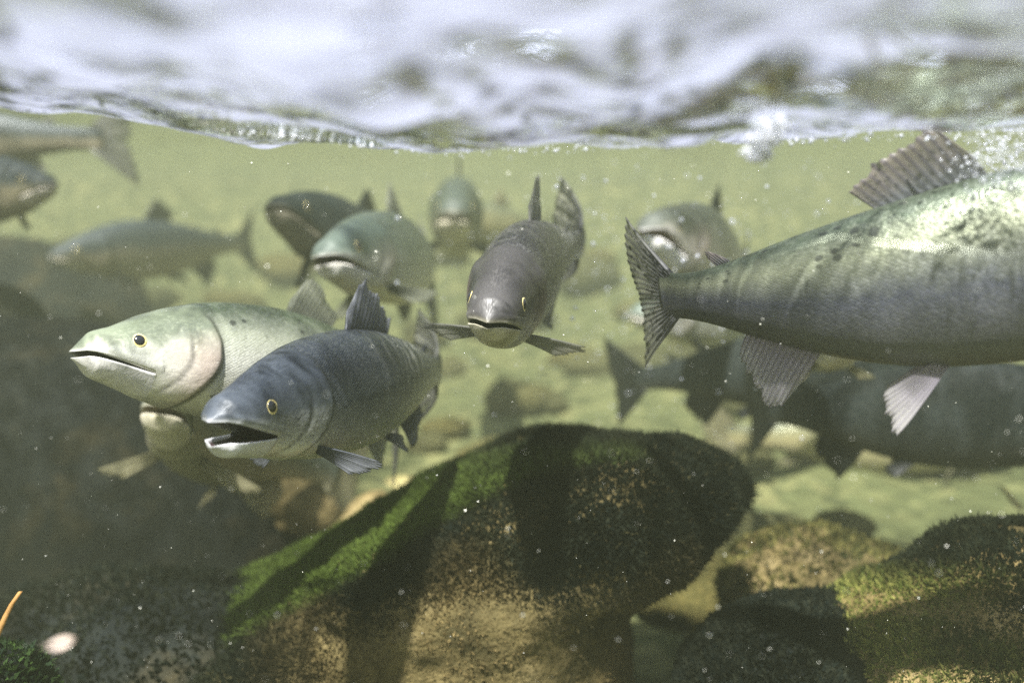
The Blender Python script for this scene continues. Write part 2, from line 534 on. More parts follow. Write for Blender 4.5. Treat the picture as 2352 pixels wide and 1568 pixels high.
dk = lambda P, r: lerp3((0.004, 0.007, 0.006), (0.018, 0.020, 0.012), r ** 1.5)
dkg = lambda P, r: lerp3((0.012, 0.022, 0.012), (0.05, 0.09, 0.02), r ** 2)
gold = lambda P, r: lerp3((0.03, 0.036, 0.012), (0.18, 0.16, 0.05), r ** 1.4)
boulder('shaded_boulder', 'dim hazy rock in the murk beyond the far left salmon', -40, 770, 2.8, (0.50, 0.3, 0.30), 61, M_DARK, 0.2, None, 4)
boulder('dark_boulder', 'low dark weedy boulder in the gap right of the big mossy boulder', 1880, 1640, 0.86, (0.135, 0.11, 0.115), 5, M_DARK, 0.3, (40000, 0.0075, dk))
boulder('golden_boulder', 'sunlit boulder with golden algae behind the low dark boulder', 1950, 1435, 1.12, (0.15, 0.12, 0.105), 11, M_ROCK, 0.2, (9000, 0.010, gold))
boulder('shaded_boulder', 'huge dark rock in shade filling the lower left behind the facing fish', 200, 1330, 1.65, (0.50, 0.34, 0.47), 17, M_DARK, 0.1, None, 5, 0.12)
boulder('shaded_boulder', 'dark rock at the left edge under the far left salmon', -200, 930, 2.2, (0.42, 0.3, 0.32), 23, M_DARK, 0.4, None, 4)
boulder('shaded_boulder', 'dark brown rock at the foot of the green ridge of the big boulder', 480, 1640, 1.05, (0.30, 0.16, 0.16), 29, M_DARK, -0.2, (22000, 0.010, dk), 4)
boulder('corner_boulder', 'small green mossy rock in the lower left corner', -30, 1640, 0.72, (0.045, 0.05, 0.055), 31, M_DARK, 0, (5000, 0.006, dkg))
boulder('ochre_stone', 'ochre orange stone lying below the tail of the facing fish', 690, 1160, 1.5, (0.065, 0.06, 0.05), 37, M_ROCK, 0.5)
boulder('ochre_stone', 'ochre brown stone half hidden behind the green ridge', 850, 1330, 1.4, (0.11, 0.06, 0.14), 41, M_ROCK, 1.1)

# ------------------------------------------------------------------ cobbles on the bed
cob = [stone_mesh('cobble', M_COB, (1, 1, 0.7), 50 + k, 3, 0.2) for k in range(5)]
ncob = 0
for k in range(105):
    y = 1.25 + 3.6 * rng.random() ** 1.1
    x = (rng.random() * 2 - 1) * y * 0.66 + 0.12
    if x < -0.3 and y < 2.2: continue
    r = rng.uniform(0.03, 0.085) * (0.7 + 0.25 * y)
    o = obj('cobble', cob[k % 5])
    o.location = (x, y, float(bed_z(np.array(x), np.array(y))) + r * 0.25)
    o.scale = (r * rng.uniform(0.9, 1.5), r * rng.uniform(0.8, 1.2), r * rng.uniform(0.7, 1.0))
    o.rotation_euler = (0, 0, rng.uniform(0, 6.28))
    tag(o, 'rounded yellow brown cobble lying on the hazy streambed', 'cobble', 'cobbles on the streambed')
    ncob += 1

# ------------------------------------------------------------------ FISH
PS = [-.02, 0, .02, .05, .10, .15, .22, .30, .40, .50, .60, .70, .80, .88, .94, 1.0, 1.3]
PT = [.012, .030, .042, .052, .079, .098, .117, .129, .135, .130, .115, .094, .068, .051, .043, .044, .044]
PB = [-.010, -.024, -.037, -.049, -.073, -.089, -.106, -.119, -.128, -.127, -.113, -.089, -.062, -.045, -.039, -.040, -.040]
PW = [.014, .033, .042, .050, .056, .066, .076, .081, .081, .076, .066, .052, .036, .024, .015, .007, .005]
XT = np.linspace(-.1, 1.4, 601)


def spine(k1, k2, kv):
    psi = k1 * np.clip(XT - .2, 0, None) / .8 + k2 * np.clip(XT - .55, 0, None) / .45
    th = kv * np.clip(XT - .2, 0, None) / .8
    t = np.stack([np.cos(psi) * np.cos(th), np.sin(psi) * np.cos(th), np.sin(th)], 1)
    c = np.cumsum(t * (XT[1] - XT[0]), 0)
    return c - c[np.argmin(abs(XT))], psi, th


def warp(P, sp):
    c, psi, th = sp
    P = np.atleast_2d(np.asarray(P, float)); x = P[:, 0]
    Q = np.stack([np.interp(x, XT, c[:, i]) for i in range(3)], 1)
    a = np.interp(x, XT, psi); b = np.interp(x, XT, th)
    N = np.stack([-np.sin(a), np.cos(a), 0 * a], 1)
    U = np.stack([-np.cos(a) * np.sin(b), -np.sin(a) * np.sin(b), np.cos(b)], 1)
    return Q + P[:, 1:2] * N + P[:, 2:3] * U


def sstep(x, a, b):
    t = np.clip((x - a) / (b - a), 0, 1)
    return t * t * (3 - 2 * t)


SC, ZCOR = 0.102, -0.034     # mouth corner


def fish_body(p):
    """one closed surface: snout, lower jaw, mouth cavity, gill cover, trunk and tail stem"""
    hi = p.get('res', 1.0)
    SC = p.get('mouth', 1.0) * .102; ZCOR = -.034 * p.get('mouth', 1.0)
    xs = np.concatenate([-.0195 + .0195 * np.linspace(0, 1, 8) ** 2, np.linspace(0, SC, int(34 * hi) + 6)[1:], np.linspace(SC, .26, int(40 * hi) + 6)[1:], np.linspace(.26, 1.03, int(56 * hi) + 8)[1:]])
    isc = int(np.argmin(abs(xs - SC)))
    dp, wd, hump = p.get('deep', 1.0), p.get('wide', 1.0), p.get('hump', 0.0)
    hook = p.get('hook', 0.0)
    top = np.interp(xs, PS, PT); bot = np.interp(xs, PS, PB); wid = np.interp(xs, PS, PW)
    ker = np.ones(5) / 5
    for arr in (top, bot, wid):
        arr[8:-3] = np.convolve(arr, ker, 'same')[8:-3]
    rnd = np.sqrt(np.clip((xs + .02) / .035, 0, 1))
    top = top * rnd; bot = bot * rnd; wid = wid * np.sqrt(rnd) * np.clip(rnd * 1.15, 0, 1)
    body_f = sstep(xs, .12, .35)
    top = top * (1 + (dp - 1) * body_f) + hump * np.exp(-((xs - .36) / .13) ** 2)
    bot = bot * (1 + (dp - 1) * body_f); wid = wid * (1 + (wd - 1) * body_f)
    Nu, Nl, Nr = int(36 * hi) + 5, int(28 * hi) + 5, 9
    V, FP, MK = [], [], []

    def put(q, s, v, ang, inside, roof=0):
        V.append(q); FP.append((s, v, ang)); MK.append(inside)
        return len(V) - 1

    UP, LO, RF, FL = [], [], [], []
    for i, s in enumerate(xs):
        t, b, w = top[i], bot[i], wid[i]
        zc, h = (t + b) / 2, (t - b) / 2
        zm = -.001 * rnd[i] + (ZCOR + .001) * max(s, 0) / SC if s <= SC else ZCOR + (s - SC) * 0.25
        sm = np.clip((zm - zc) / h, -.85, .85)
        thm = math.asin(sm)
        zm = zc + h * sm

        def pt(th):
            cx = math.cos(th)
            return np.array([s, w * np.sign(cx) * abs(cx) ** .92, zc + h * math.sin(th)])
        up, lo = [], []
        for th in np.linspace(thm, math.pi - thm, Nu):
            up.append(put(pt(th), s, (math.sin(th) + 1) / 2, th, 0))
        for k, th in enumerate(np.linspace(math.pi - thm, 2 * math.pi + thm, Nl)):
            if i >= isc and k in (0, Nl - 1):
                lo.append(up[-1] if k == 0 else up[0]); continue
            lo.append(put(pt(th), s, (math.sin(th) + 1) / 2, th, 0))
        UP.append(up); LO.append(lo)
        if i <= isc:
            yr = abs(V[up[0]][1]); rf, fl = [], []
            for k in range(1, Nr + 1):
                q = k / (Nr + 1); y = -yr + 2 * yr * q; bow = math.sin(math.pi * q)
                deepx = .05 * bow * sstep(s, SC * .4, SC)
                rf.append(put(np.array([s + deepx, y, zm + min(.45 * (t - zm), .03) * bow ** .6 * (0.0 if i == isc else 1)]), s, .5, 0, 1))
                if i == isc: fl.append(rf[-1])
                else: fl.append(put(np.array([s + deepx, y, zm - min(.45 * (zm - b), .03) * bow ** .6]), s, .5, 0, 1))
            RF.append(rf); FL.append(fl)
    V = np.array(V); FP = np.array(FP); inside = np.array(MK, float)
    lower = np.zeros(len(V)); 
    for lo in LO[:isc]: lower[lo] = 1
    for fl in FL[:isc]: lower[fl] = 1
    s, th = V[:, 0], FP[:, 2]
    out = inside < .5
    side = np.sign(V[:, 1]); sn = np.sin(th)
    # gill cover, cheek bone, lip and brow relief
    edge = .226 + .004 * np.cos(2 * th) - .075 * np.clip(-sn - .15, 0, 1) ** 1.4 - .03 * np.clip(sn - .2, 0, 1)
    lift = sstep(s, edge - .09, edge - .004) * (1 - sstep(s, edge - .001, edge + .007)) * (1 - sstep(sn, .45, .75))
    pre = edge - .052
    grv = np.exp(-((s - pre) / .0045) ** 2) * (1 - sstep(sn, .1, .4)) * sstep(sn, -1, -.7)
    zmv = np.where(s <= SC, ZCOR * np.clip(s, 0, SC) / SC, ZCOR)
    maxil = np.exp(-((V[:, 2] - zmv - .011) / .006) ** 2) * (s < SC + .012) * out * (1 - lower)
    ex, ez = .083, .020
    rr = np.hypot(s - ex, V[:, 2] - ez)
    brow = np.exp(-(rr / .024) ** 2) * .0035 - np.exp(-(rr / .0135) ** 2) * .0035
    lip = np.exp(-((V[:, 2] - zmv) / .0050) ** 2) * (s < SC) * out
    dy = (lift * .0075 - grv * .0016 + maxil * .0026 + brow + lip * .0012) * out
    V[:, 1] += side * dy * np.clip(np.abs(np.cos(th)) * 2.5, 0, 1)
    V[:, 2] += np.where(out, lift * .003 * sn, 0)
    # gape
    al, ar = p.get('gape', 0.06), p.get('gape', 0.06) * 0.22
    hx, hz_ = SC + .02, ZCOR
    w_ = sstep(-(s), -(SC + .055), -(SC - .02))
    belly_side = np.where(lower > .5, 1.0, sstep(-V[:, 2], -ZCOR + .004, -ZCOR + .03) * (s > SC - .001))
    an = al * w_ * belly_side
    upw = np.where((lower < .5) & (s < SC + .02), ar * sstep(-s, -(SC + .02), -(SC - .08)), 0.0)
    an = an - upw
    x0, z0 = V[:, 0] - hx, V[:, 2] - hz_
    jl = np.where(lower > .5, p.get('jaw', 1.0), 1.0)
    jl = 1 + (jl - 1) * sstep(-s, -SC, -.04)
    x0 = x0 * jl
    V[:, 0] = hx + x0 * np.cos(an) - z0 * np.sin(an) * -1 * 0 + z0 * np.sin(an)
    V[:, 2] = hz_ + z0 * np.cos(an) + x0 * np.sin(an)
    # hooked snout of the males
    if hook:
        k = np.clip((.03 - s) / .05, 0, 1) ** 1.5
        V[:, 2] -= np.where(lower < .5, hook * k, -hook * .6 * k)
        V[:, 0] -= np.where(lower < .5, hook * .8 * k, 0)
    # faces
    F = []
    n = len(xs)
    for i in range(n - 1):
        for A in (UP, LO):
            a, b = A[i], A[i + 1]
            for k in range(len(a) - 1): F.append((a[k], a[k + 1], b[k + 1], b[k]))
        if i < isc:
            a = [UP[i][-1]] + RF[i][0:] + [UP[i][0]]
            b = [UP[i + 1][-1]] + RF[i + 1][0:] + [UP[i + 1][0]]
            for k in range(len(a) - 1): F.append((a[k], a[k + 1], b[k + 1], b[k]))
            a = [LO[i][0]] + FL[i] + [LO[i][-1]]; b = [LO[i + 1][0]] + FL[i + 1] + [LO[i + 1][-1]]
            for k in range(len(a) - 1): F.append((a[k + 1], a[k], b[k], b[k + 1]))
    F = [tuple(dict.fromkeys(f)) for f in F]
    F = [f for f in F if len(f) > 2]
    V = list(V)

    def cap(loop, flip):
        nonlocal FP, inside, lower
        c = np.mean([V[k] for k in loop], 0)
        V.append(c); ci = len(V) - 1
        FP = np.vstack([FP, [FP[loop[0]][0], .5, 0]]); inside = np.append(inside, 0); lower = np.append(lower, 0)
        for k in range(len(loop)):
            a, b = loop[k], loop[(k + 1) % len(loop)]
            F.append((ci, b, a) if not flip else (ci, a, b))
    cap(UP[0] + RF[0], False)
    cap(LO[0] + FL[0][::-1], False)
    cap(UP[-1] + LO[-1][1:-1], True)
    V = np.array(V)
    s = FP[:, 0]; th = FP[:, 2]
    pad = lambda a: np.append(a, np.zeros(len(V) - len(a)))
    groove = np.clip(pad(np.exp(-((xs_s := FP[:len(edge), 0]) - edge - .004) ** 2 / .0058 ** 2) * (1 - sstep(sn, .5, .8)) + .75 * grv), 0, 1)
    groove *= (inside < .5)
    headm = pad(1 - sstep(FP[:len(edge), 0], edge - .003, edge + .006))
    jaw = np.clip(lower + pad(np.exp(-((FP[:len(edge), 2] * 0 + np.abs(FP[:len(edge), 1] - .5)) / 9) ** 2) * 0) + pad(lip * .55), 0, 1) * (inside < .5)
    mask = np.stack([groove, inside, jaw, headm], 1)
    return V, F, FP, mask


def fin_sheet(base, tips, thick, normal, m=8, sub=3, ragged=.05, curl=0.0, seed=0, wavy=0.0):
    """a fin as a closed thin web: raised rays, thinner membrane between them, frayed trailing edge"""
    r = np.random.default_rng(seed)
    base = np.asarray(base, float); tips = np.asarray(tips, float); nr = len(base)
    k = r.normal(size=nr) * ragged
    tips = base + (tips - base) * (1 + k - np.where(r.random(nr) < .12, ragged * 2.2, 0))[:, None]
    cols = (nr - 1) * sub + 1
    u = np.linspace(0, nr - 1, cols)
    B = np.stack([np.interp(u, np.arange(nr), base[:, c]) for c in range(3)], 1)
    T = np.stack([np.interp(u, np.arange(nr), tips[:, c]) for c in range(3)], 1)
    fr = u - np.floor(u)
    web = 0.5 - 0.5 * np.cos(2 * math.pi * fr)      # 0 on a ray, 1 mid web
    T = B + (T - B) * (1 - .045 * web)[:, None]
    nv = np.asarray(normal, float); nv = nv / np.linalg.norm(nv)
    ln = np.linalg.norm(T - B, axis=1).mean()
    A, Bk, FPn = [], [], []
    for j in range(m + 1):
        v = j / m
        P = B + (T - B) * v + nv * (curl * ln * v * v + wavy * ln * v * np.sin(u / nr * 7 + v * 3))[:, None]
        tk = thick * (1 - .82 * v) * (1 - .55 * web)
        A.append(P + nv * tk[:, None]); Bk.append(P - nv * tk[:, None])
        FPn.append(np.stack([u / (nr - 1), np.full(cols, v), u], 1))
    A = np.array(A); Bk = np.array(Bk); FPn = np.array(FPn)
    n = (m + 1) * cols
    V = np.concatenate([A.reshape(-1, 3), Bk.reshape(-1, 3)])
    FPv = np.concatenate([FPn.reshape(-1, 3)] * 2)
    i = np.arange(n).reshape(m + 1, cols)
    f1 = np.stack([i[:-1, :-1], i[:-1, 1:], i[1:, 1:], i[1:, :-1]], -1).reshape(-1, 4)
    f2 = f1[:, ::-1] + n
    rim = np.concatenate([i[0, :], i[1:, -1], i[-1, -2::-1], i[-2:0:-1, 0]])
    rn = np.roll(rim, -1)
    f3 = np.stack([rim, rn, rn + n, rim + n], -1)
    return V, np.concatenate([f1, f2, f3[:, ::-1]]), FPv


def body_mat(name, back, mid, flank, belly, jaw, mouth, spots=0.3, metal=0.35, rough=0.34, rosy=0.0, blotch=0.3, band=0.0, scl=0.30, line=(0.42, 0.60, 0.80)):
    t = NT(name)
    fp = t.n('Attribute', attribute_name='fp').outputs['Vector']
    mk = t.n('Attribute', attribute_name='mask')
    sp = t.n('SeparateColor'); t.set(sp.inputs[0], mk.outputs['Color'])
    groove, inside, jawm, head = sp.outputs[0], sp.outputs[1], sp.outputs[2], mk.outputs['Alpha']
    xyz = t.n('SeparateXYZ'); t.set(xyz.inputs[0], fp)
    oc = t.n('TexCoord').outputs['Object']
    big = t.noise(oc, 14, 4, 0.6, 0.4)
    fine = t.noise(oc, 95, 3, 0.6)
    v = t.math('ADD', xyz.outputs[1], t.math('MULTIPLY', t.math('SUBTRACT', big.outputs[0], 0.5), blotch))
    v = t.math('ADD', v, t.math('MULTIPLY', t.math('SUBTRACT', fine.outputs[0], 0.5), 0.16))
    col = t.ramp(v, [(0.10, belly), (line[0], flank), (line[1], mid), (line[2], back)])
    # scales: staggered cells over the trunk, each a shade of its own
    cv = t.n('CombineXYZ')
    a = t.math('MULTIPLY', xyz.outputs[0], 105.0); b = t.math('MULTIPLY', xyz.outputs[2], 20.0)
    t.set(cv.inputs[0], t.math('ADD', a, b)); t.set(cv.inputs[1], t.math('SUBTRACT', a, b))
    vo = t.voro(cv.outputs[0], 1.0, 0.35)
    trunk = t.math('SUBTRACT', 1.0, head, True)
    sc = t.n('SeparateColor'); t.set(sc.inputs[0], vo.outputs['Color'])
    col = t.mix(t.math('MULTIPLY', t.rng(sc.outputs[0], 0.3, 1.0, 0, scl), trunk), col, t.mix(0.5, col, (0.62, 0.62, 0.56)))
    col = t.mix(t.math('MULTIPLY', t.rng(vo.outputs['Distance'], 0.38, 0.62, 0, 0.35), trunk), col, t.mix(0.75, col, back))
    # dark oval spots scattered along the back
    sv = t.n('CombineXYZ')
    t.set(sv.inputs[0], t.math('MULTIPLY', xyz.outputs[0], 42.0)); t.set(sv.inputs[1], t.math('MULTIPLY', xyz.outputs[2], 5.0))
    so = t.voro(sv.outputs[0], 1.0, 1.0)
    ss = t.n('SeparateColor'); t.set(ss.inputs[0], so.outputs['Color'])
    spot = t.math('MULTIPLY', t.rng(so.outputs['Distance'], 0.26, 0.36, 1, 0), t.math('LESS_THAN', ss.outputs[0], spots))
    spot = t.math('MULTIPLY', spot, t.rng(xyz.outputs[1], 0.62, 0.76))
    col = t.mix(t.math('MULTIPLY', spot, 0.7), col, (0.012, 0.014, 0.016))
    # folds of skin as bands across the rear trunk
    wv = t.n('CombineXYZ'); t.set(wv.inputs[0], t.math('ADD', t.math('MULTIPLY', xyz.outputs[0], 1.0), t.math('MULTIPLY', big.outputs[0], 0.16)))
    bands = t.n('TexWave', wave_type='BANDS', bands_direction='X'); bands.inputs['Scale'].default_value = 7.5
    bands.inputs['Distortion'].default_value = 0.0
    t.set(bands.inputs['Vector'], wv.outputs[0])
    bandm = t.math('MULTIPLY', t.math('MULTIPLY', t.rng(bands.outputs[1], 0.6, 1.0), t.rng(big.outputs[0], 0.35, 0.6)), t.rng(xyz.outputs[0], 0.40, 0.72))
    if band: col = t.mix(t.math('MULTIPLY', bandm, band), col, t.mix(0.7, col, (0.75, 0.74, 0.70)))
    # head: darker mottled crown, silvery cheek plates
    hv = t.noise(oc, 42, 4, 0.65, 0.8)
    crown = t.math('MULTIPLY', head, t.rng(t.math('ADD', v, t.math('MULTIPLY', t.math('SUBTRACT', hv.outputs[0], 0.5), 0.7)), 0.52, 0.74))
    col = t.mix(t.math('MULTIPLY', crown, 0.8), col, t.mix(0.3, back, mid))
    col = t.mix(t.math('MULTIPLY', head, t.rng(hv.outputs[0], 0.50, 0.72, 0, 0.28)), col, t.mix(0.6, col, back))
    # head tints: cheek, gill edge, jaw
    col = t.mix(t.math('MULTIPLY', t.math('MULTIPLY', head, t.rng(xyz.outputs[1], 0.72, 0.45)), t.rng(xyz.outputs[0], 0.12, 0.2, 0, rosy)), col, (0.40, 0.27, 0.22))
    col = t.mix(t.math('MULTIPLY', jawm, 0.85), col, t.mix(t.rng(fine.outputs[0], 0.35, 0.65, 0, 0.4), jaw, tuple(x * 0.55 for x in jaw)))
    col = t.mix(t.math('MULTIPLY', groove, 0.92), col, t.mix(0.8, col, (0.02, 0.022, 0.026)))
    col = t.mix(inside, col, mouth)
    h = t.math('ADD', t.math('MULTIPLY', t.math('SUBTRACT', 1.0, vo.outputs['Distance']), t.math('MULTIPLY', trunk, 0.35)), t.math('MULTIPLY', bandm, 0.3 if band else 0.0))
    h = t.math('ADD', h, t.math('MULTIPLY', fine.outputs[0], 0.3))
    h = t.math('ADD', h, t.math('MULTIPLY', t.math('MULTIPLY', hv.outputs[0], head), 0.7))
    nrm = t.bump(h, 0.32, 0.004)
    rg = t.math('ADD', t.math('ADD', rough, t.math('ADD', t.math('MULTIPLY', head, 0.02), t.rng(xyz.outputs[0], 0.07, 0.0, 0.0, 0.18))), t.math('MULTIPLY', t.math('SUBTRACT', sc.outputs[1], 0.5), 0.30))
    met = t.math('MULTIPLY', t.math('SUBTRACT', 1.0, t.math('MAXIMUM', inside, t.math('MULTIPLY', jawm, 0.8)), True), t.rng(xyz.outputs[0], 0.01, 0.09, metal * 0.15, metal))
    return t.done(t.bsdf(Base_Color=col, Roughness=rg, Metallic=met, Normal=nrm, Specular_IOR_Level=0.08 if metal < 0.05 else 0.4))


def fin_mat(name, c0, c1, ray, alpha=0.25, spots=0.0):
    t = NT(name)
    fp = t.n('Attribute', attribute_name='fp').outputs['Vector']
    xyz = t.n('SeparateXYZ'); t.set(xyz.inputs[0], fp)
    oc = t.n('TexCoord').outputs['Object']
    nzv = t.noise(oc, 60, 3)
    col = t.mix(t.rng(t.math('ADD', xyz.outputs[1], t.math('MULTIPLY', t.math('SUBTRACT', nzv.outputs[0], .5), 0.5)), 0.15, 0.85), c0, c1)
    fr = t.math('FRACT', xyz.outputs[2])
    web = t.math('ABSOLUTE', t.math('SUBTRACT', t.math('MULTIPLY', fr, 2.0), 1.0))   # 1 on a ray
    rm = t.rng(web, 0.45, 0.85)
    seg = t.math('FRACT', t.math('MULTIPLY', xyz.outputs[1], 11.0))
    rm = t.math('MULTIPLY', rm, t.rng(seg, 0.0, 0.2, 0.6, 1.0))
    col = t.mix(t.math('MULTIPLY', rm, 0.55), col, ray)
    if spots:
        sv = t.n('CombineXYZ'); t.set(sv.inputs[0], t.math('MULTIPLY', xyz.outputs[1], 7.0)); t.set(sv.inputs[1], t.math('MULTIPLY', xyz.outputs[0], 17.0))
        so = t.voro(sv.outputs[0], 1.0, 0.9)
        col = t.mix(t.math('MULTIPLY', t.rng(so.outputs['Distance'], 0.28, 0.42, 1, 0), spots), col, (0.012, 0.014, 0.016))
    p = t.bsdf(Base_Color=col, Roughness=0.42)
    tl = t.n('BsdfTranslucent'); t.set(tl.inputs['Color'], col)
    m1 = t.n('MixShader'); m1.inputs[0].default_value = 0.55; t.set(m1.inputs[1], p); t.set(m1.inputs[2], tl.outputs[0])
    tr = t.n('BsdfTransparent')
    m2 = t.n('MixShader'); t.set(m2.inputs[0], t.math('MULTIPLY', t.math('SUBTRACT', 1.0, rm), t.rng(xyz.outputs[1], 0.1, 0.9, alpha * 0.6, min(0.8, alpha * 1.5))))
    t.set(m2.inputs[1], m1.outputs[0]); t.set(m2.inputs[2], tr.outputs[0])
    return t.done(m2.outputs[0])


def eye_mat(name, a, b):
    t = NT(name)
    n = t.noise(t.n('TexCoord').outputs['Object'], 400, 2)
    return t.done(t.bsdf(Base_Color=t.mix(t.rng(n.outputs[0], 0.35, 0.65), a, b), Roughness=0.12, Coat_Weight=0.6))


M_IRIS = eye_mat('golden_iris', (0.62, 0.48, 0.14), (0.90, 0.78, 0.38))
M_RIM = eye_mat('dark_eye_rim', (0.035, 0.04, 0.05), (0.06, 0.065, 0.07))
M_PUP = eye_mat('black_pupil', (0.004, 0.004, 0.006), (0.008, 0.008, 0.01))

PAL = {
    'slate': body_mat('slate_blue_skin', (0.034, 0.042, 0.056), (0.092, 0.106, 0.126), (0.38, 0.39, 0.39), (0.68, 0.67, 0.64), (0.66, 0.66, 0.68), (0.030, 0.014, 0.018), 0.05, 0.60, 0.33, 0.0, 0.22, 0.75, 0.12, (0.30, 0.52, 0.74)),
    'silver': body_mat('silver_green_skin', (0.07, 0.095, 0.055), (0.40, 0.42, 0.32), (0.66, 0.66, 0.58), (0.72, 0.70, 0.62), (0.66, 0.64, 0.62), (0.03, 0.025, 0.02), 0.25, 0.50, 0.30, 0.60, 0.14, 0.0, 0.30, (0.40, 0.66, 0.90)),
    'bronze': body_mat('bronze_grey_skin', (0.036, 0.034, 0.036), (0.075, 0.070, 0.064), (0.34, 0.33, 0.31), (0.74, 0.73, 0.70), (0.46, 0.43, 0.32), (0.04, 0.04, 0.045), 0.30, 0.45, 0.36, 0.25, 0.22, 0.75, 0.18, (0.30, 0.50, 0.70)),
    'grey': body_mat('grey_green_skin', (0.060, 0.080, 0.065), (0.13, 0.155, 0.125), (0.42, 0.42, 0.36), (0.74, 0.72, 0.64), (0.74, 0.70, 0.62), (0.06, 0.03, 0.02), 0.15, 0.60, 0.34, 0.15, 0.25, 0.2, 0.30, (0.34, 0.56, 0.80)),
    'dark': body_mat('dark_olive_skin', (0.010, 0.014, 0.014), (0.014, 0.019, 0.019), (0.022, 0.026, 0.022), (0.045, 0.045, 0.034), (0.20, 0.18, 0.13), (0.02, 0.018, 0.016), 0.2, 0.0, 0.55, 0.0, 0.3, 0.0, 0.06, (0.22, 0.45, 0.75)),
    'murk': body_mat('dusky_skin', (0.018, 0.026, 0.030), (0.034, 0.042, 0.040), (0.22, 0.19, 0.12), (0.30, 0.26, 0.18), (0.60, 0.55, 0.46), (0.03, 0.02, 0.02), 0.2, 0.15, 0.45, 0.0, 0.18, 0.0, 0.06, (0.36, 0.60, 0.66)),
    'kype': body_mat('marbled_male_skin', (0.040, 0.048, 0.040), (0.16, 0.16, 0.13), (0.50, 0.46, 0.42), (0.78, 0.75, 0.70), (0.92, 0.89, 0.85), (0.25, 0.16, 0.12), 0.5, 0.55, 0.34, 0.30, 0.5, 0.0, 0.30, (0.30, 0.55, 0.80)),
    'big': body_mat('spotted_slate_skin', (0.045, 0.060, 0.040), (0.21, 0.225, 0.155), (0.075, 0.080, 0.110), (0.13, 0.13, 0.145), (0.5, 0.5, 0.5), (0.03, 0.02, 0.02), 0.50, 0.50, 0.38, 0.0, 0.16, 0.0, 0.12, (0.46, 0.74, 0.93)),
    'pale': body_mat('pale_yellow_skin', (0.07, 0.08, 0.04), (0.20, 0.19, 0.09), (0.32, 0.28, 0.13), (0.30, 0.27, 0.15), (0.6, 0.55, 0.4), (0.1, 0.08, 0.04), 0.4, 0.2, 0.4, 0.0, 0.5, 0.0, 0.30, (0.40, 0.66, 0.90)),
    'facing': body_mat('umber_skin', (0.034, 0.044, 0.036), (0.055, 0.066, 0.048), (0.19, 0.18, 0.115), (0.36, 0.33, 0.22), (0.72, 0.66, 0.50), (0.30, 0.26, 0.18), 0.1, 0.12, 0.42, 0.0, 0.3, 0.0, 0.06, (0.25, 0.5, 0.8)),
}
FINS = {
    'slate': fin_mat('slate_fin', (0.10, 0.11, 0.135), (0.26, 0.27, 0.30), (0.05, 0.06, 0.075), 0.18),
    'silver': fin_mat('pale_green_fin', (0.20, 0.21, 0.16), (0.34, 0.35, 0.27), (0.13, 0.14, 0.11), 0.30),
    'bronze': fin_mat('brown_grey_fin', (0.30, 0.30, 0.27), (0.26, 0.26, 0.22), (0.10, 0.10, 0.09), 0.34),
    'dark': fin_mat('dark_fin', (0.012, 0.016, 0.015), (0.020, 0.024, 0.020), (0.008, 0.010, 0.010), 0.06),
    'big': fin_mat('lavender_grey_fin', (0.42, 0.38, 0.46), (0.52, 0.50, 0.50), (0.16, 0.15, 0.19), 0.30),
    'spot': fin_mat('spotted_tail_fin', (0.20, 0.20, 0.21), (0.32, 0.32, 0.25), (0.13, 0.13, 0.13), 0.28, 0.9),
    'spotdark': fin_mat('dark_dorsal_fin', (0.14, 0.15, 0.16), (0.26, 0.22, 0.21), (0.08, 0.085, 0.10), 0.28, 0.45),
    'pale': fin_mat('straw_fin', (0.30, 0.28, 0.17), (0.42, 0.39, 0.24), (0.20, 0.19, 0.12), 0.3),
}


def rotm(yaw, pitch, roll):
    cy, sy = math.cos(yaw), math.sin(yaw); cp, sp_ = math.cos(pitch), math.sin(pitch); cr, sr = math.cos(roll), math.sin(roll)
    Rz = np.array([[cy, -sy, 0], [sy, cy, 0], [0, 0, 1]]); Ry = np.array([[cp, 0, -sp_], [0, 1, 0], [sp_, 0, cp]]); Rx = np.array([[1, 0, 0], [0, cr, -sr], [0, sr, cr]])
    return Rz @ Ry @ Rx


